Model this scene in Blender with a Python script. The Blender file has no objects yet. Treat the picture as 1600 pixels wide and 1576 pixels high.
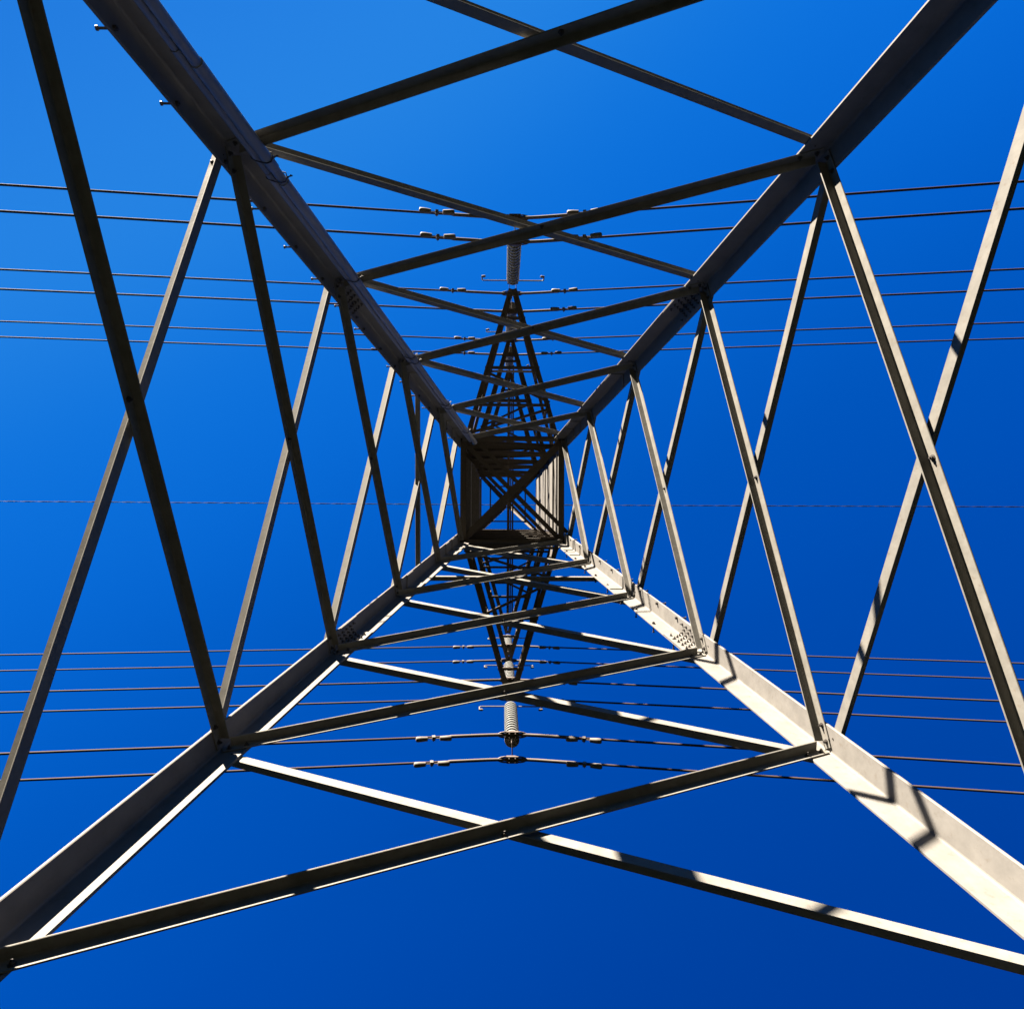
import bpy, bmesh, math, random
from mathutils import Vector, Matrix
random.seed(7)
sc = bpy.context.scene
C = sc.collection
rad = math.radians

# ------------------------------------------------------------------ camera
# world axes: +X = right of the photo, +Y = bottom of the photo, +Z = up
EYE = 1.30                       # the lens is 1.3 m above the ground, under the tower
F, TX, TY, RO = 1126.0, -0.0127206, 0.0196608, 0.0054218
def cam_rows():
    c, s = math.cos(RO), math.sin(RO); Rz = Matrix(((c, -s, 0), (s, c, 0), (0, 0, 1)))
    c, s = math.cos(TY), math.sin(TY); Rx = Matrix(((1, 0, 0), (0, c, s), (0, -s, c)))
    c, s = math.cos(TX), math.sin(TX); Ry = Matrix(((c, 0, s), (0, 1, 0), (-s, 0, c)))
    return Ry @ Rx @ Rz
Rm = cam_rows()
cam = bpy.data.cameras.new('camera')
cam.sensor_fit = 'HORIZONTAL'; cam.sensor_width = 36.0; cam.lens = 36.0 * F / 1600.0
cam.clip_start = 0.05; cam.clip_end = 5000
co = bpy.data.objects.new('camera', cam); C.objects.link(co)
M3 = Matrix((Rm[0], -Rm[1], -Rm[2])).transposed()
co.matrix_world = Matrix.Translation((-0.1743114, 0.525706, EYE)) @ M3.to_4x4()
sc.camera = co

# ------------------------------------------------------------------ sky and sun
SUN_AZ, SUN_EL = rad(30.9), rad(20.8)
sun_dir = Vector((-math.sin(SUN_AZ) * math.cos(SUN_EL), -math.cos(SUN_AZ) * math.cos(SUN_EL), math.sin(SUN_EL)))
world = bpy.data.worlds.new("World"); sc.world = world; world.use_nodes = True
nt = world.node_tree; nt.nodes.clear()
out = nt.nodes.new('ShaderNodeOutputWorld'); bg = nt.nodes.new('ShaderNodeBackground')
sky = nt.nodes.new('ShaderNodeTexSky'); sky.sky_type = 'NISHITA'; sky.sun_disc = False
sky.sun_elevation = SUN_EL; sky.sun_rotation = math.pi + SUN_AZ
sky.air_density = 1.0; sky.dust_density = 0.6; sky.ozone_density = 1.0
def wn(t, **k):
    n = nt.nodes.new(t)
    for a_, v_ in k.items(): setattr(n, a_, v_)
    return n
def wm(op, x, y=None):
    n = wn('ShaderNodeMath', operation=op)
    for i, v in enumerate((x, y)):
        if v is None: continue
        if isinstance(v, (int, float)): n.inputs[i].default_value = v
        else: nt.links.new(v, n.inputs[i])
    return n.outputs[0]
EXPO = 3.3
# the blue channel of the sky model carries its brightness; a polarised, slide-film blue grades it by
# how far the direction leans towards the sun's side of the sky
sep = wn('ShaderNodeSeparateColor'); nt.links.new(sky.outputs[0], sep.inputs[0])
bright = wm('POWER', wm('DIVIDE', sep.outputs[2], 1.7), 0.2)
tcw = wn('ShaderNodeTexCoord'); dot = wn('ShaderNodeVectorMath', operation='DOT_PRODUCT')
dot.inputs[1].default_value = (-math.sin(SUN_AZ), -math.cos(SUN_AZ), 0)
nt.links.new(tcw.outputs['Generated'], dot.inputs[0])
pos = wm('MULTIPLY', wm('ADD', dot.outputs['Value'], 1.0), 0.5)
ramp = wn('ShaderNodeValToRGB'); ramp.color_ramp.interpolation = 'B_SPLINE'
stops = [(-1.0, (0, .030, .26)), (-0.67, (0, .040, .30)), (-0.28, (0, .080, .49)), (-0.08, (0, .090, .51)), (0.10, (.001, .122, .62)),
         (0.25, (.003, .150, .68)), (0.38, (.005, .168, .69)), (0.52, (.020, .222, .72)), (0.70, (.013, .165, .64)), (1.0, (.01, .13, .5))]
el = ramp.color_ramp.elements
while len(el) < len(stops): el.new(0.5)
for e, (u, c) in zip(el, stops): e.position = (u + 1) / 2; e.color = c + (1,)
nt.links.new(pos, ramp.inputs[0])
# paler air towards the horizon
sepd = wn('ShaderNodeSeparateXYZ'); nt.links.new(tcw.outputs['Generated'], sepd.inputs[0])
low = wm('POWER', wm('SUBTRACT', 1.0, wm('MAXIMUM', wm('MINIMUM', sepd.outputs[2], 1.0), 0.0)), 5.0)
pale = wn('ShaderNodeMix', data_type='RGBA'); nt.links.new(low, pale.inputs['Factor'])
nt.links.new(ramp.outputs[0], pale.inputs['A']); pale.inputs['B'].default_value = (.012, .18, .33, 1)
sc_c = wn('ShaderNodeVectorMath', operation='SCALE'); nt.links.new(pale.outputs['Result'], sc_c.inputs[0])
nt.links.new(wm('MULTIPLY', bright, 1.0 * 0.98 / (2 ** EXPO * 0.06)), sc_c.inputs['Scale'])
nt.links.new(sc_c.outputs[0], bg.inputs[0]); bg.inputs[1].default_value = 0.06
nt.links.new(bg.outputs[0], out.inputs[0])
sl = bpy.data.lights.new('sun', 'SUN'); sl.energy = 5.0; sl.angle = rad(0.53); sl.color = (1.0, 0.88, 0.725)
so = bpy.data.objects.new('sun', sl); C.objects.link(so)
so.location = (sun_dir * 60); so.rotation_euler = sun_dir.to_track_quat('Z', 'Y').to_euler()
sc.view_settings.view_transform = 'Standard'; sc.view_settings.look = 'None'
sc.view_settings.gamma = 1.0; sc.view_settings.exposure = EXPO

# ------------------------------------------------------------------ materials
def mat(name, base, rough=0.55, metal=0.0, var=0.12, scale=9.0, spec=0.5, bump=0.0, rust=None, rust_amt=0.0, stretch=(1, 1, 1)):
    m = bpy.data.materials.new(name); m.use_nodes = True; n = m.node_tree; b = n.nodes['Principled BSDF']
    tc = n.nodes.new('ShaderNodeTexCoord'); mp = n.nodes.new('ShaderNodeMapping')
    mp.inputs['Scale'].default_value = stretch
    n.links.new(tc.outputs['Object'], mp.inputs[0])
    no = n.nodes.new('ShaderNodeTexNoise'); no.inputs['Scale'].default_value = scale
    no.inputs['Detail'].default_value = 7; no.inputs['Roughness'].default_value = 0.62
    n.links.new(mp.outputs[0], no.inputs['Vector'])
    cr = n.nodes.new('ShaderNodeValToRGB')
    cr.color_ramp.elements[0].position = 0.3; cr.color_ramp.elements[1].position = 0.72
    cr.color_ramp.elements[0].color = tuple(c * (1 - var) for c in base) + (1,)
    cr.color_ramp.elements[1].color = tuple(min(1, c * (1 + var)) for c in base) + (1,)
    n.links.new(no.outputs['Fac'], cr.inputs[0])
    col = cr.outputs[0]
    if rust:
        n2 = n.nodes.new('ShaderNodeTexNoise'); n2.inputs['Scale'].default_value = scale * 3.1
        n2.inputs['Detail'].default_value = 9; n2.inputs['Roughness'].default_value = 0.7
        n.links.new(mp.outputs[0], n2.inputs['Vector'])
        r2 = n.nodes.new('ShaderNodeValToRGB')
        r2.color_ramp.elements[0].position = 0.56; r2.color_ramp.elements[1].position = 0.74
        r2.color_ramp.elements[0].color = (0, 0, 0, 1); r2.color_ramp.elements[1].color = (rust_amt,) * 3 + (1,)
        n.links.new(n2.outputs['Fac'], r2.inputs[0])
        mx = n.nodes.new('ShaderNodeMix'); mx.data_type = 'RGBA'
        n.links.new(r2.outputs[0], mx.inputs['Factor']); n.links.new(col, mx.inputs['A'])
        mx.inputs['B'].default_value = rust + (1,); col = mx.outputs['Result']
    n.links.new(col, b.inputs['Base Color'])
    b.inputs['Metallic'].default_value = metal; b.inputs['Specular IOR Level'].default_value = spec
    rr = n.nodes.new('ShaderNodeMapRange'); rr.inputs['To Min'].default_value = rough - 0.1; rr.inputs['To Max'].default_value = rough + 0.12
    n.links.new(no.outputs['Fac'], rr.inputs['Value']); n.links.new(rr.outputs[0], b.inputs['Roughness'])
    if bump:
        bp = n.nodes.new('ShaderNodeBump'); bp.inputs['Strength'].default_value = bump; bp.inputs['Distance'].default_value = 0.004
        n.links.new(no.outputs['Fac'], bp.inputs['Height']); n.links.new(bp.outputs[0], b.inputs['Normal'])
    return m
RUST = (0.09, 0.04, 0.018)
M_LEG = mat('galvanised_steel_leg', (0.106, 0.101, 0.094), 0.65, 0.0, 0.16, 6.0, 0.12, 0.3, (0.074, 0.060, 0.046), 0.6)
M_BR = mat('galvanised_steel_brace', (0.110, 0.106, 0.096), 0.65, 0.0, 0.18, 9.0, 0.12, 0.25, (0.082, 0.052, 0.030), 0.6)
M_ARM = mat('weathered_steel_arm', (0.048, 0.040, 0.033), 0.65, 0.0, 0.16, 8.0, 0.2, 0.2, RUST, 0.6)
M_BOLT = mat('bolt_steel', (0.022, 0.019, 0.017), 0.6, 0.0, 0.2, 40, 0.4, 0, RUST, 0.8)
M_TUBE = mat('grey_conduit', (0.135, 0.14, 0.148), 0.42, 0.0, 0.10, 14, 0.5, 0.15, (0.22, 0.17, 0.11), 0.5, (1, 1, 0.25))
M_WIRE = mat('aluminium_conductor', (0.040, 0.028, 0.025), 0.75, 0.0, 0.1, 60, 0.1)
M_SHIELD = mat('dull_steel_strand', (0.012, 0.014, 0.018), 0.8, 0.0, 0.1, 60, 0.1)
M_HARD = mat('line_hardware', (0.060, 0.045, 0.036), 0.6, 0.1, 0.15, 30, 0.4, 0, RUST, 0.5)
M_DAMP = mat('cast_damper', (0.088, 0.077, 0.066), 0.6, 0.0, 0.12, 30, 0.3)
M_PORC = mat('glazed_grey_porcelain', (0.185, 0.188, 0.178), 0.25, 0.0, 0.06, 20, 0.6)
M_GROUND = mat('dark_ground', (0.0075, 0.0088, 0.0050), 0.95, 0, 0.35, 0.6, 0.0, 0.3)  # colour set near black so little light bounces up onto the steel
M_CONC = mat('concrete', (0.13, 0.127, 0.118), 0.9, 0, 0.12, 6, 0.2, 0.3)

# ------------------------------------------------------------------ mesh helpers
def P3(x, y, z): return Vector((x, y, z + EYE))
def finish(name, bm, m, parent=None, smooth=None):
    bmesh.ops.recalc_face_normals(bm, faces=bm.faces)
    me = bpy.data.meshes.new(name); bm.to_mesh(me); bm.free()
    me.materials.append(m)
    if smooth:
        for f in me.polygons: f.use_smooth = True
        if smooth < 3:
            try: me.set_sharp_from_angle(angle=smooth)
            except Exception: pass
    o = bpy.data.objects.new(name, me); C.objects.link(o)
    if parent: o.parent = parent
    return o
def tag(o, label=None, cat=None, group=None, kind=None):
    if label: o['label'] = label
    if cat: o['category'] = cat
    if group: o['group'] = group
    if kind: o['kind'] = kind
    return o
def lprof(a, b, t, r=0.010):
    """angle-section outline: heel at 0, flange A along u (length a), flange B along v (length b)"""
    tr = min(t * 0.5, 0.006)
    pts = [(0, 0), (a, 0), (a, t - tr), (a - tr * 0.6, t)]
    r = min(r, a * 0.3)
    for k in range(4):
        th = k / 3 * math.pi / 2
        pts.append((t + r - r * math.sin(th), t + r - r * math.cos(th)))
    pts += [(t, b - tr * 0.6), (t - tr, b), (0, b)]
    return pts
def sweep(bm, prof, secs):
    """secs: list of (origin, u, v); loft the outline through the sections"""
    rings = [[bm.verts.new(o + u * x + v * y) for x, y in prof] for o, u, v in secs]
    n = len(prof)
    for A, B in zip(rings, rings[1:]):
        for i in range(n):
            bm.faces.new((A[i], A[(i + 1) % n], B[(i + 1) % n], B[i]))
    bm.faces.new(rings[0]); bm.faces.new(rings[-1][::-1])
def angle(bm, p, q, du, dv, a, b, t, r=0.010):
    ax = (q - p).normalized()
    u = (du - ax * du.dot(ax)).normalized()
    v = dv - ax * dv.dot(ax); v = (v - u * v.dot(u)).normalized()
    sweep(bm, lprof(a, b, t, r), [(p, u, v), (q, u, v)])
def box(bm, c, ex, ey, ez):
    vs = [bm.verts.new(c + ex * i + ey * j + ez * k) for i in (-1, 1) for j in (-1, 1) for k in (-1, 1)]
    for f in ((0, 1, 3, 2), (4, 6, 7, 5), (0, 4, 5, 1), (2, 3, 7, 6), (0, 2, 6, 4), (1, 5, 7, 3)):
        bm.faces.new([vs[i] for i in f])
def frame(d):
    d = d.normalized(); a = Vector((0, 0, 1)) if abs(d.z) < 0.9 else Vector((1, 0, 0))
    u = d.cross(a).normalized(); return u, d.cross(u).normalized()
def tube(bm, pts, r, n=10, cap=True):
    rings = []
    for i, p in enumerate(pts):
        d = (pts[min(i + 1, len(pts) - 1)] - pts[max(i - 1, 0)])
        u, v = frame(d)
        rr = r[i] if isinstance(r, (list, tuple)) else r
        rings.append([bm.verts.new(p + (u * math.cos(2 * math.pi * k / n) + v * math.sin(2 * math.pi * k / n)) * rr) for k in range(n)])
    for A, B in zip(rings, rings[1:]):
        for k in range(n): bm.faces.new((A[k], A[(k + 1) % n], B[(k + 1) % n], B[k]))
    if cap: bm.faces.new(rings[0]); bm.faces.new(rings[-1][::-1])
def bolt(bm, c, d, r=0.017, h=0.02, shank=0.0):
    d = d.normalized()
    tube(bm, [c - d * 0.002, c + d * 0.004], r * 1.5, 12)
    tube(bm, [c + d * 0.004, c + d * h], r, 6)
    if shank: tube(bm, [c + d * h, c + d * (h + shank)], r * 0.5, 6)
def plate(bm, pts, nrm, t):
    n = nrm.normalized() * t
    A = [bm.verts.new(p) for p in pts]; B = [bm.verts.new(p + n) for p in pts]
    bm.faces.new(A); bm.faces.new(B[::-1])
    for i in range(len(pts)): bm.faces.new((A[i], A[(i + 1) % len(pts)], B[(i + 1) % len(pts)], B[i]))

# ------------------------------------------------------------------ ground
bm = bmesh.new()
N = 60
def gh(x, y):
    d = math.hypot(x, y)
    return -0.02 + (0.0 if d < 8 else (math.sin(x * 0.05 + 1) * math.cos(y * 0.043) + math.sin(x * 0.11) * 0.4) * min(1, (d - 8) / 40) * 1.2)
ax = [math.copysign(abs(t) ** 2.4, t) * 2500 for t in [(-1 + 2 * i / N) for i in range(N + 1)]]
vs = [[bm.verts.new((x, y, gh(x, y))) for y in ax] for x in ax]
for i in range(N):
    for j in range(N): bm.faces.new((vs[i][j], vs[i + 1][j], vs[i + 1][j + 1], vs[i][j + 1]))
g = finish('ground', bm, M_GROUND, smooth=4); tag(g, 'near-black ground under the tower', None, None, 'structure')

# ------------------------------------------------------------------ transmission tower
A0, S = 3.02, 0.1517437
ZW = 13.4                                    # waist, where the tapering body meets the upright cage
def hw(z): return A0 - S * z if z < ZW else A0 - S * ZW
Zn = [-0.30, 3.17, 5.24, 7.30, 9.50, 11.60, 13.32]
CR = {'TL': (-1, -1), 'TR': (1, -1), 'BR': (1, 1), 'BL': (-1, 1)}
T_LEG = 0.019
tower = bpy.data.objects.new('transmission_tower', None); C.objects.link(tower)
tower.empty_display_size = 0.5
tag(tower, 'tall galvanised steel lattice tower seen from between its four legs, with six cross arms', 'pylon')

STEP = {('TL', 'y'): [4.05 + 0.585 * i for i in range(16)], ('TL', 'x'): [],
        ('BR', 'x'): [7.76 + 0.6 * i for i in range(9)], ('BR', 'y'): [8.06 + 0.6 * i for i in range(9)]}
for k, (sx, sy) in CR.items():
    X, Y, Z = Vector((-sx, 0, 0)), Vector((0, -sy, 0)), Vector((0, 0, 1))
    bm = bmesh.new()
    pr = lprof(0.2035, 0.2035, T_LEG, 0.016)
    secs = []
    for z in (-EYE - 0.02, 7.45):
        h = hw(z); secs.append((P3(sx * h, sy * h, z), X, Y))
    sweep(bm, pr, secs)
    leg = finish('leg', bm, M_LEG, tower)
    # upper length of the leg, butted on the lower one
    bm = bmesh.new()
    pr = lprof(0.2035, 0.2035, 0.016, 0.016)
    sweep(bm, pr, [(P3(sx * hw(z), sy * hw(z), z), X, Y) for z in (7.456, ZW)])
    finish('upper_leg', bm, M_LEG, leg)
    bm = bmesh.new()
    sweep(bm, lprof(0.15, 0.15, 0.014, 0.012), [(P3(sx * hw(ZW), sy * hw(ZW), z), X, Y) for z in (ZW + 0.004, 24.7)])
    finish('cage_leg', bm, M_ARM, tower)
    # splice angle bolted inside the joint
    nx = Vector((-sx, 0, 0)); ny = Vector((0, -sy, 0))
    def inner(fl, off, z, dep=0.0):
        h = hw(z)
        return P3(sx * (h - off), sy * (h - dep), z) if fl == 'x' else P3(sx * (h - dep), sy * (h - off), z)
    for z0, z1, wd, dep in ((7.36, 7.98, 0.186, 0.0215), (9.95, 10.25, 0.18, 0.0185), (12.25, 12.5, 0.18, 0.0185), (12.72, 12.9, 0.175, 0.0185)):
        bm = bmesh.new()
        sweep(bm, lprof(wd, wd, 0.010, 0.016), [(P3(sx * (hw(z) - dep), sy * (hw(z) - dep), z), X, Y) for z in (z0, z1)])
        finish('splice_angle', bm, M_LEG, leg)
    # splice bolts
    for fl, n in (('x', ny), ('y', nx)):
        for row in range(5):
            for colm in range(3):
                if (row + colm) % 2 and row == 4: continue
                z = 7.45 + row * 0.105 + (0.05 if colm == 1 else 0)
                bm = bmesh.new()
                bolt(bm, inner(fl, 0.062 + colm * 0.048, z, 0.0325), n, 0.0105, 0.014, 0.014)
                finish('splice_bolt', bm, M_BOLT, leg)
    # step bolts
    for fl, n in (('x', ny), ('y', nx)):
        for z in STEP.get((k, fl), []):
            if z > 13.2: continue
            bm = bmesh.new()
            o = inner(fl, 0.172, z, 0)
            tube(bm, [o + n * 0.042, o - n * 0.072], 0.0080, 8)
            tube(bm, [o - n * 0.072, o - n * 0.084], 0.0145, 10)
            tube(bm, [o + n * 0.0165, o + n * 0.036], 0.018, 6)
            finish('step_bolt', bm, M_BOLT, tower, smooth=0.6)
    # footing
    bm = bmesh.new()
    h = hw(-EYE)
    tube(bm, [Vector((sx * h * 1.0 - sx * 0.07, sy * h - sy * 0.07, -0.4)), Vector((sx * h - sx * 0.07, sy * h - sy * 0.07, 0.28))], [0.42, 0.36], 28)
    f = finish('footing', bm, M_CONC, tower, smooth=0.6)

def corner(k, z, off, dep):
    """point on a face near leg k: handled by face()"""
    pass
def facepoint(face, k, z, off, dep):
    """face: axis of the face normal; off = distance from the heel along the face, dep = inward from the heel plane"""
    sx, sy = CR[k]; h = hw(z)
    if face in ('top', 'bottom'): return P3(sx * (h - off), sy * (h - dep), z)
    return P3(sx * (h - dep), sy * (h - off), z)
FN = {'top': Vector((0, 1, 0)), 'bottom': Vector((0, -1, 0)), 'left': Vector((1, 0, 0)), 'right': Vector((-1, 0, 0))}
FACES = (('left', 'TL', 'BL'), ('bottom', 'BL', 'BR'), ('right', 'BR', 'TR'), ('top', 'TR', 'TL'))
def lerp(p, q, t): return p + (q - p) * t
def brace(face, k0, z0, k1, z1, inside, w=0.076, t=0.008, rise=0.5, material=None, parent=None, name='brace', trim=0.045, bolts=True):
    n = FN[face]
    dep = (T_LEG + 0.003) if inside else -0.003
    p = facepoint(face, k0, z0, trim, dep); q = facepoint(face, k1, z1, trim, dep)
    ax = (q - p).normalized()
    slope = Vector((0, 0, 1)) + n * S if z0 < ZW else Vector((0, 0, 1))
    nn = (n - slope * (n.dot(slope) / slope.dot(slope))).normalized()      # true inward normal of the leaning face
    up = (slope - ax * slope.dot(ax)).normalized()
    hp, hq = p + up * (w * rise), q + up * (w * rise)
    bm = bmesh.new()
    if inside and bolts:                       # the outstanding flange is cut back at both ends
        cut = 0.06
        angle(bm, hp + ax * cut, hq - ax * cut, -up, nn, w, w, t, 0.008)
        for e_, d_ in ((hp, 1), (hq, -1)):
            box(bm, e_ + ax * d_ * (cut / 2 - 0.0005) - up * (w * 0.48) + nn * (t / 2), ax * (cut / 2), up * (w * 0.47), nn * (t / 2))
    else:
        angle(bm, hp, hq, -up, nn if inside else -nn, w, w if inside else w * 1.3, t, 0.008)
    o = finish(name, bm, material or M_BR, parent or tower)
    if bolts:
        for tt in (0.010, 0.036, 0.5) if inside else (0.018,):
            for s_ in ((tt, 1 - tt) if tt != 0.5 else (0.5,)):
                # put the bolt head on the inner face of the flange
                b0 = lerp(hp, hq, s_) - up * (w * 0.56) + nn * (t + 0.001 if inside else 0.001)
                bm = bmesh.new(); bolt(bm, b0, nn, 0.0125, 0.016, 0.010)
                finish('bolt', bm, M_BOLT, o)
    return o
for i in range(6):
    for face, a, b in FACES:
        low = i >= 1 and i <= 3
        brace(face, a, Zn[i], b, Zn[i + 1], True, bolts=low)
        if i: brace(face, b, Zn[i], a, Zn[i + 1], False, bolts=low)
# lone outside struts between L3 and L4 on the left and bottom faces
brace('left', 'TL', 10.62, 'BL', 10.72, False, w=0.06, bolts=False, name='strut')
brace('bottom', 'BL', 10.78, 'BR', 10.78, False, w=0.06, bolts=False, name='strut')

# grey conduits strapped to the inside of the top left leg
sx, sy = CR['TL']
def tl(off, z, dep): return P3(sx * (hw(z) - off), sy * (hw(z) - dep), z)
cuts = [-1.25, 1.6, 4.34, 5.28, 5.50, 7.08, 9.08, 9.26, 10.98, 11.15, 12.5, 13.2]
for lane, (off, r) in enumerate(((0.245, 0.032), (0.315, 0.043))):
    for j, (z0, z1) in enumerate(zip(cuts, cuts[1:])):
        bm = bmesh.new()
        dz = 0.10 if lane == 0 else 0.0
        a, b = z0 - dz if j else z0, z1 - dz + 0.06
        rj = r * (1.0 if j % 2 == 0 else 0.84)
        n = 7; pts = []; rr = []
        for q in range(n + 1):
            z = a + (b - a) * q / n
            pts.append(tl(off + 0.0015 * math.sin(z * 2.1 + lane), z, 0.108 + r * 0.55)); rr.append(rj)
        pts.append(tl(off, b + 0.014, 0.108 + r * 0.55)); rr.append(rj * 0.75)
        pts.append(tl(off, b + 0.02, 0.108 + r * 0.55)); rr.append(rj * 0.35)
        tube(bm, pts, rr, 16)
        finish('conduit', bm, M_TUBE, tower, smooth=0.7)
for z in [1.9, 3.2, 5.22, 5.45, 7.02, 9.02, 9.20, 10.93, 11.10, 12.45]:
    bm = bmesh.new()
    c1, c2 = tl(0.190, z, 0.122), tl(0.250, z, 0.128)
    pts = [tl(0.180, z, 0.02), tl(0.200, z, 0.10), tl(0.209, z, 0.142), tl(0.245, z, 0.161), tl(0.282, z, 0.170), tl(0.320, z, 0.178), tl(0.354, z, 0.165), tl(0.364, z, 0.132), tl(0.354, z, 0.10), tl(0.26, z, 0.075), tl(0.199, z, 0.02)]
    tube(bm, pts, 0.005, 6)
    e = pts[7]
    tube(bm, [e, e + Vector((0.035, -0.02, 0.02))], 0.0055, 6)
    tube(bm, [e + Vector((0, 0, 0.02)), e + Vector((0.02, -0.035, 0.035))], 0.0045, 6)
    finish('conduit_strap', bm, M_BOLT, tower)

# ---- waist and cage
H = hw(ZW)
def strut(face, z, w, t=0.008, dep=0.0145, trim=0.02, nm='strut', m=None, flip=False):
    n = FN[face]
    ka, kb = {f: (a, b) for f, a, b in FACES}[face]
    p = facepoint(face, ka, z, trim, dep); q = facepoint(face, kb, z, trim, dep)
    if z >= ZW:
        sx, sy = CR[ka]
    bm = bmesh.new()
    angle(bm, p, q, n, Vector((0, 0, -1)) if flip else Vector((0, 0, 1)), w, w, t, 0.008)
    return finish(nm, bm, m or M_ARM, tower)
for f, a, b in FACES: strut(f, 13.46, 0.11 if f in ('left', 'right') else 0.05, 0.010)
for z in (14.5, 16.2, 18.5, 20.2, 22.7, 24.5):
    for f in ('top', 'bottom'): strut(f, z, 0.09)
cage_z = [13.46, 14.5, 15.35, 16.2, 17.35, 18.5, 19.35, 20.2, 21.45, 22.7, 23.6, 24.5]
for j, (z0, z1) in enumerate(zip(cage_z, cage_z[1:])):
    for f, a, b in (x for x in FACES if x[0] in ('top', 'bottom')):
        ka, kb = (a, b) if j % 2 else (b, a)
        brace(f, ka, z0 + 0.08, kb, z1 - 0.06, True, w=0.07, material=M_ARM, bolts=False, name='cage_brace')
        if j % 2 == 0 and f == 'bottom':
            brace(f, kb, z0 + 0.08, ka, z1 - 0.06, False, w=0.06, material=M_ARM, bolts=False, name='cage_brace')
# added side panels standing in for unclear cage detail
for f, sxx in (('left', -1), ('right', 1)):
    zz = [13.60, 15.0, 15.9, 16.35, 17.9, 19.1, 20.6, 22.3, 24.45]
    for j, (z0, z1) in enumerate(zip(zz, zz[1:])):
        bm = bmesh.new()
        x = sxx * (H - 0.018 - 0.012 * (j % 2)); inn = -sxx
        d = 0.008 + 0.010 * (j % 3 == 1) if f == 'right' else 0.055
        # channel: web with inward lips, deeper on the left so shade darkens it
        yA = H - 0.16
        box(bm, P3(x, 0, (z0 + z1) / 2), Vector((0.004, 0, 0)), Vector((0, yA, 0)), Vector((0, 0, (z1 - z0) / 2 - 0.006)))
        for ze, s_ in ((z0, 1), (z1, -1)):
            box(bm, P3(x + inn * (d / 2 + 0.0045), 0, ze + s_ * 0.012), Vector((d / 2, 0, 0)), Vector((0, yA, 0)), Vector((0, 0, 0.004)))
        finish('cage_standin_panel', bm, M_LEG, tower)
# plan bracing (seen as the X in the middle)
def plan(z, k0, k1, w, off=0.0, m=M_ARM, up=1):
    a, b = CR[k0], CR[k1]
    p, q = P3(a[0] * (H - 0.03), a[1] * (H - 0.03), z), P3(b[0] * (H - 0.03), b[1] * (H - 0.03), z)
    d = (q - p).normalized(); s = d.cross(Vector((0, 0, 1)))
    bm = bmesh.new()
    angle(bm, p + s * (off - w / 2) + d * 0.05, q + s * (off - w / 2) - d * 0.05, s, Vector((0, 0, 1)), w, w * 0.7, 0.008)
    finish('plan_brace', bm, m, tower)
plan(13.60, 'BL', 'TR', 0.13)
plan(13.70, 'TL', 'BR', 0.085, 0.0); plan(13.70, 'TL', 'BR', 0.075, 0.19); 
plan(14.62, 'TL', 'BR', 0.07, -0.10); plan(14.62, 'BL', 'TR', 0.07)
plan(18.62, 'TL', 'BR', 0.07); plan(18.62, 'BL', 'TR', 0.06)
plan(22.8, 'TL', 'BR', 0.07); plan(22.8, 'BL', 'TR', 0.07)
# peak
apex = P3(0, 0, 27.6)
for k, (sx, sy) in CR.items():
    bm = bmesh.new()
    angle(bm, P3(sx * H, sy * H, 24.7), apex + Vector((sx * 0.05, sy * 0.05, 0)), Vector((-sx, 0, 0)), Vector((0, -sy, 0)), 0.08, 0.08, 0.008)
    finish('peak_leg', bm, M_ARM, tower)
for f, z, kk in (('top', 25.7, 0), ('bottom', 25.7, 0), ('left', 25.7, 1), ('right', 25.7, 1)):
    h = H * (27.6 - z) / 2.9
    s = {'top': -1, 'bottom': 1, 'left': -1, 'right': 1}[f]
    bm = bmesh.new()
    p, q = (P3(-h, s * h, z), P3(h, s * h, z)) if not kk else (P3(s * h, -h, z), P3(s * h, h, z))
    angle(bm, p, q, FN[f], Vector((0, 0, 1)), 0.05, 0.05, 0.006)
    finish('peak_strut', bm, M_ARM, tower)
# long maintenance rails through the cage, along the arms
for z, yy in ((16.0, 2.9), (20.1, 3.6)):
    bm = bmesh.new()
    for x in (-0.06, 0.06):
        angle(bm, P3(x, -yy, z), P3(x, yy, z), Vector((1 if x < 0 else -1, 0, 0)), Vector((0, 0, 1)), 0.035, 0.035, 0.005)
    finish('centre_rail', bm, M_ARM, tower)
# ladder-like upright on the inner face near the left of the body
bm = bmesh.new()

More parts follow.
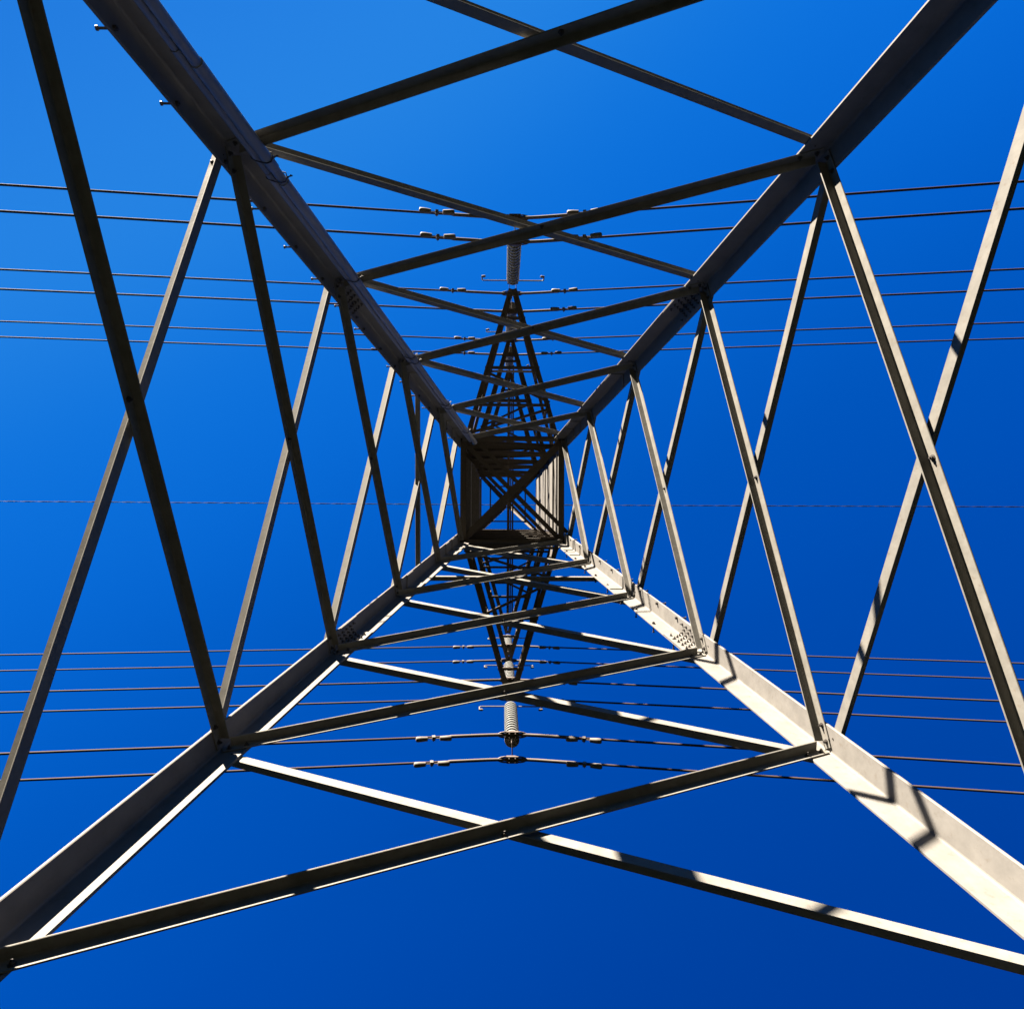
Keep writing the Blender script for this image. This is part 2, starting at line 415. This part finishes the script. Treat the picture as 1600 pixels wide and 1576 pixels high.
# ---- cross arms
YT = 4.20
ARMS = []
for lv, zb in enumerate((14.5, 18.5, 22.7)):
    for s in (-1, 1):
        dz = 1.75
        tip = P3(0, s * YT, zb)
        bm = bmesh.new()                               # tip plate = the arm's own mesh
        for x in (-0.075, 0.075):
            plate(bm, [tip + Vector((x, s * a, b)) for a, b in ((-0.34, -0.02), (0.10, -0.02), (0.14, 0.05), (0.10, 0.16), (-0.30, 0.24))], Vector((1 if x < 0 else -1, 0, 0)), 0.010)
        tube(bm, [tip + Vector((-0.11, s * 0.05, 0.04)), tip + Vector((0.11, s * 0.05, 0.04))], 0.018, 10)
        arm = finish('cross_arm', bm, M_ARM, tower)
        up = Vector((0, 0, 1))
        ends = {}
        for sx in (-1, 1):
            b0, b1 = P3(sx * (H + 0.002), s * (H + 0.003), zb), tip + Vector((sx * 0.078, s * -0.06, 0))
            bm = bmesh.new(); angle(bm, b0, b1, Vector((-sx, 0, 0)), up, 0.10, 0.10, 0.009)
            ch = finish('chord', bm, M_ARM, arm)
            t0, t1 = P3(sx * (H + 0.002), s * (H + 0.003), zb + dz), tip + Vector((sx * 0.078, s * -0.16, 0.16))
            bm = bmesh.new(); angle(bm, t0, t1, Vector((-sx, 0, 0)), up * -1, 0.07, 0.07, 0.008)
            finish('chord', bm, M_ARM, arm)
            ends[sx] = (b0, b1, t0, t1)
            # side lacing between the bottom and the top chord
            st = [0.0, 0.24, 0.48, 0.80]
            for q in range(3):
                bm = bmesh.new()
                if q % 2 == 0: pa, pb = lerp(b0, b1, st[q + 1]), lerp(t0, t1, st[q])
                else: pa, pb = lerp(b0, b1, st[q + 1]), lerp(t0, t1, st[q + 1])
                off = Vector((-sx * 0.012, 0, 0))
                angle(bm, pa + off, pb + off, Vector((0, s, 0)), Vector((-sx, 0, 0)), 0.045, 0.045, 0.006)
                finish('lacing', bm, M_ARM, arm)
                bm = bmesh.new()
                pa, pb = lerp(b0, b1, st[q + 1]), lerp(t0, t1, st[q + 1])
                angle(bm, pa + off * 2.2, pb + off * 2.2, Vector((0, -s, 0)), Vector((-sx, 0, 0)), 0.045, 0.045, 0.006)
                finish('lacing', bm, M_ARM, arm)
        stn = [0.03, 0.24, 0.48, 0.80]
        for q, f in enumerate(stn):
            a, b = lerp(ends[-1][0], ends[-1][1], f), lerp(ends[1][0], ends[1][1], f)
            bm = bmesh.new(); angle(bm, a + up * 0.011, b + up * 0.011, Vector((0, s, 0)), up, 0.055, 0.055, 0.006)
            finish('cross_strut', bm, M_ARM, arm)
            if q < 2:
                sg = 1 if (q + lv) % 2 == 0 else -1
                a, b = lerp(ends[-sg][0], ends[-sg][1], stn[q] + 0.02), lerp(ends[sg][0], ends[sg][1], stn[q + 1] - 0.02)
                bm = bmesh.new(); angle(bm, a + up * 0.018, b + up * 0.018, Vector((0, s, 0)), up, 0.05, 0.05, 0.006)
                finish('diagonal', bm, M_ARM, arm)
            if q == 0 or q == 2:
                a, b = lerp(ends[-1][2], ends[-1][3], f + 0.05), lerp(ends[1][2], ends[1][3], f + 0.05)
                bm = bmesh.new(); angle(bm, a, b, Vector((0, s, 0)), up * -1, 0.05, 0.05, 0.006)
                finish('cross_strut', bm, M_ARM, arm)
        # small gusset plates and bolts along the bottom chords
        for sx in (-1, 1):
            bm = bmesh.new()
            b0, b1 = ends[sx][0], ends[sx][1]
            for f in (0.05, 0.09, 0.24, 0.27, 0.48, 0.51, 0.80, 0.83, 0.93, 0.97):
                c = lerp(b0, b1, f) + Vector((-sx * 0.055, 0, -0.001))
                bolt(bm, c, Vector((0, 0, -1)), 0.012, 0.014, 0.012)
            o = finish('chord_bolts', bm, M_BOLT, arm); o['kind'] = 'stuff'
        ARMS.append((lv, s, tip))

# ------------------------------------------------------------------ insulator strings
SIDE = {-1: 'upper', 1: 'lower'}
LEVEL = ['lowest', 'middle', 'topmost']
def build_string():
    root = bpy.data.objects.new('insulator_string', None); C.objects.link(root)
    root.empty_display_size = 0.2
    bm = bmesh.new()                                   # hanger shackle
    tube(bm, [Vector((0, 0, 0.05)), Vector((0, 0, -0.17))], 0.016, 8)
    box(bm, Vector((0, 0, -0.06)), Vector((0.045, 0, 0)), Vector((0, 0.014, 0)), Vector((0, 0, 0.05)))
    finish('shackle', bm, M_HARD, root)
    bm = bmesh.new()                                   # arcing horn: bar with turned-down ends
    zh = -0.14
    for sg in (-1, 1):
        pts = [Vector((0.0, 0, zh)), Vector((sg * 0.57, 0, zh)), Vector((sg * 0.60, 0, zh - 0.01)), Vector((sg * 0.615, 0, zh - 0.04)), Vector((sg * 0.61, 0, zh - 0.24))]
        tube(bm, pts, 0.013, 8)
        tube(bm, [Vector((sg * 0.62, 0, zh - 0.235)), Vector((sg * 0.565, 0, zh - 0.245)), Vector((sg * 0.54, 0, zh - 0.245))], [0.02, 0.026, 0.018], 8)
    finish('arcing_horn', bm, M_DAMP, root, smooth=0.8)
    # one cap-and-pin disc
    prof = [(0.0, 0.0), (0.036, -0.002), (0.040, -0.034), (0.062, -0.040), (0.105, -0.050), (0.122, -0.060), (0.1265, -0.068), (0.1275, -0.096), (0.1255, -0.101), (0.119, -0.099),
            (0.116, -0.080), (0.100, -0.066), (0.094, -0.094), (0.088, -0.094), (0.082, -0.064), (0.068, -0.062), (0.062, -0.092), (0.056, -0.092),
            (0.048, -0.062), (0.030, -0.060), (0.024, -0.09), (0.012, -0.10), (0.012, -0.146), (0.0, -0.146)]
    bm = bmesh.new(); n = 24; prev = None
    for r, z in prof:
        ring = [bm.verts.new((r * math.cos(2 * math.pi * k / n), r * math.sin(2 * math.pi * k / n), z)) for k in range(n)] if r > 0 else [bm.verts.new((0, 0, z))]
        if prev:
            for k in range(n):
                if len(prev) == 1: bm.faces.new((prev[0], ring[k], ring[(k + 1) % n]))
                elif len(ring) == 1: bm.faces.new((prev[k], ring[0], prev[(k + 1) % n]))
                else: bm.faces.new((prev[k], ring[k], ring[(k + 1) % n], prev[(k + 1) % n]))
        prev = ring
    d = finish('insulator_disc', bm, M_PORC, root, smooth=0.6)
    d.location = (0, 0, -0.17)
    for i in range(1, 15):
        c = d.copy(); C.objects.link(c); c.parent = root; c.location = (0, 0, -0.17 - 0.146 * i)
    zb = -0.17 - 0.146 * 15
    bm = bmesh.new()                                   # link and triangular yoke plate
    tube(bm, [Vector((0, 0, zb + 0.01)), Vector((0, 0, zb - 0.12))], 0.016, 8)
    plate(bm, [Vector((-0.008, a, b)) for a, b in ((-0.05, zb - 0.06), (0.05, zb - 0.06), (0.23, zb - 0.20), (0.23, zb - 0.25), (-0.23, zb - 0.25), (-0.23, zb - 0.20))], Vector((1, 0, 0)), 0.016)
    finish('yoke_plate', bm, M_HARD, root)
    for sy in (-1, 1):                                 # suspension clamps
        bm = bmesh.new()
        cy = sy * 0.2
        zc = zb - 0.2
        tube(bm, [Vector((0, cy, zc + 0.02)), Vector((0, cy, zc - 0.10))], 0.014, 8)
        for sx in (-1, 1):                             # the two open loops of the clamp body
            for dy in (-0.045, 0.045):
                tube(bm, [Vector((sx * 0.06, cy + dy * 0.9, zc - 0.12)), Vector((sx * 0.13, cy + dy, zc - 0.125)), Vector((sx * 0.185, cy + dy * 0.8, zc - 0.125)), Vector((sx * 0.25, cy + dy * 0.2, zc - 0.13))], [0.014, 0.013, 0.012, 0.010], 8)
        box(bm, Vector((0, cy, zc - 0.12)), Vector((0.095, 0, 0)), Vector((0, 0.055, 0)), Vector((0, 0, 0.035)))
        for sx in (-1, 1):
            bolt(bm, Vector((sx * 0.05, cy - 0.03, zc - 0.155)), Vector((0, 0, -1)), 0.013, 0.02, 0.02)
            bolt(bm, Vector((sx * 0.05, cy + 0.03, zc - 0.155)), Vector((0, 0, -1)), 0.013, 0.02, 0.02)
        bmesh.ops.bevel(bm, geom=[e for e in bm.edges if e.calc_length() > 0.06 and len(e.link_faces) == 2 and e.calc_face_angle(0) > 1.4], offset=0.008, segments=1, affect='EDGES')
        finish('suspension_clamp', bm, M_HARD, root)
    return root
CLAMP_DROP = 0.17 + 0.146 * 15 + 0.32                 # arm tip to the conductor's axis
first = build_string()
def copy_tree(o, parent=None):
    c = o.copy(); C.objects.link(c)
    if parent: c.parent = parent
    for ch in o.children: copy_tree(ch, c)
    return c
for i, (lv, s, tip) in enumerate(ARMS):
    o = first if i == 0 else copy_tree(first)
    sc_ = 1.0
    o.location = tip + Vector((0, s * 0.045, 0.0))
    tag(o, 'grey disc insulator string hanging from the %s cross arm, %s side of photo' % (LEVEL[lv], SIDE[s]), 'insulator', 'insulator strings hanging from the cross arm tips')

# ------------------------------------------------------------------ conductors and their dampers
SL = {0: (0.139, 0.212), 1: (0.131, 0.198), 2: (0.129, 0.193)}
XM = 95.0
def zwire(lv, zc, x):
    a = SL[lv][0] if x < 0 else SL[lv][1]
    ax_ = abs(x)
    # the first half metre bends gently through the clamp
    e = 0.25
    k = ax_ - e if ax_ > 2 * e else ax_ * ax_ / (4 * e)
    return zc - a * k + a * k * k / (2 * XM)
def conductor(lv, s, off):
    zc = (14.5, 18.5, 22.7)[lv] - CLAMP_DROP
    y = s * (YT + 0.045) + off
    o0 = P3(0, y, zc)
    bm = bmesh.new()
    xs = [-180, -140, -110, -85, -65, -50, -40, -32, -26, -21, -17, -14, -11.5, -9, -7, -5, -3.5, -2.4, -1.6, -1.0, -0.6, -0.35, -0.15, 0]
    xs = xs + [-x for x in xs[-2::-1]]
    tube(bm, [Vector((x, 0, zwire(lv, zc, x) - zc)) for x in xs], 0.0195, 8)
    w = finish('conductor', bm, M_WIRE, smooth=4); w.location = o0
    rel = 'outer' if off * s > 0 else 'inner'
    tag(w, '%s wire of the pair clamped under the %s cross arm, %s side of photo' % (rel, LEVEL[lv], SIDE[s]), 'power line', 'conductors crossing the photo from side to side')
    # preformed armour rods round the clamp
    bm = bmesh.new()
    xa = [-1.04, -1.0, -0.7, -0.4, -0.25, -0.1, 0.1, 0.25, 0.4, 0.7, 1.0, 1.04]
    tube(bm, [Vector((x, 0, zwire(lv, zc, x) - zc)) for x in xa], [0.022] + [0.028] * 10 + [0.022], 10)
    finish('armour_rods', bm, M_HARD, w, smooth=0.7)
    return rel, y, zc
def build_damper():
    root = bpy.data.objects.new('vibration_damper', None); C.objects.link(root); root.empty_display_size = 0.1
    bm = bmesh.new()
    tube(bm, [Vector((-0.24, 0, -0.075)), Vector((-0.1, 0, -0.068)), Vector((0.1, 0, -0.068)), Vector((0.24, 0, -0.075))], 0.008, 8)
    finish('messenger_cable', bm, M_HARD, root)
    bm = bmesh.new()
    box(bm, Vector((0, 0, -0.035)), Vector((0.026, 0, 0)), Vector((0, 0.03, 0)), Vector((0, 0, 0.05)))
    bolt(bm, Vector((0, 0.03, -0.03)), Vector((0, 1, 0)), 0.014, 0.02, 0.012)
    finish('damper_clamp', bm, M_DAMP, root)
    for sg in (-1, 1):
        bm = bmesh.new()
        tube(bm, [Vector((sg * 0.095, 0, -0.07)), Vector((sg * 0.10, 0, -0.07)), Vector((sg * 0.20, 0, -0.078)), Vector((sg * 0.265, 0, -0.082)), Vector((sg * 0.282, 0, -0.083)), Vector((sg * 0.288, 0, -0.083))],
             [0.026, 0.036, 0.044, 0.044, 0.034, 0.012], 14)
        finish('damper_weight', bm, M_DAMP, root, smooth=0.8)
    return root
damp = build_damper(); used = False
for lv, s, tip in ARMS:
    for off in (-0.2, 0.2):
        rel, y, zc = conductor(lv, s, off)
        for sg in (-1, 1):
            x = sg * (1.27 if sg < 0 else 1.16) + random.uniform(-0.03, 0.03)
            o = damp if not used else copy_tree(damp); used = True
            z = zwire(lv, zc, x)
            dzdx = (zwire(lv, zc, x + 0.05) - zwire(lv, zc, x - 0.05)) / 0.1
            o.location = P3(x, y, z); o.rotation_euler = (0, -math.atan(dzdx), 0)
            tag(o, 'damper %s of clamp on %s wire under %s arm, %s side of photo' % ('left' if sg < 0 else 'right', rel, LEVEL[lv], SIDE[s]),
                'damper', 'vibration dampers on the conductors')
# shield wire on the peak: two strands twisted round each other
bm = bmesh.new()
for ph in (0, math.pi):
    pts = []
    x = -32.0
    while x <= 32.0:
        th = x / 1.15 * 2 * math.pi / 1.0 + ph
        z = 27.7 - 0.10 * abs(x) + 0.1 * x * x / 190
        pts.append(P3(x, 0.0095 * math.cos(th), z + 0.0095 * math.sin(th))); x += 0.07
    tube(bm, pts, 0.0095, 5)
for sg in (-1, 1):
    tube(bm, [P3(sg * x, 0, 27.7 - 0.10 * x + 0.1 * x * x / 190) for x in (32, 60, 100, 180)], 0.018, 6)
w = finish('shield_wire', bm, M_SHIELD, smooth=4)
tag(w, 'thin twisted wire over the tower peak, crossing the middle of the photo', 'power line')
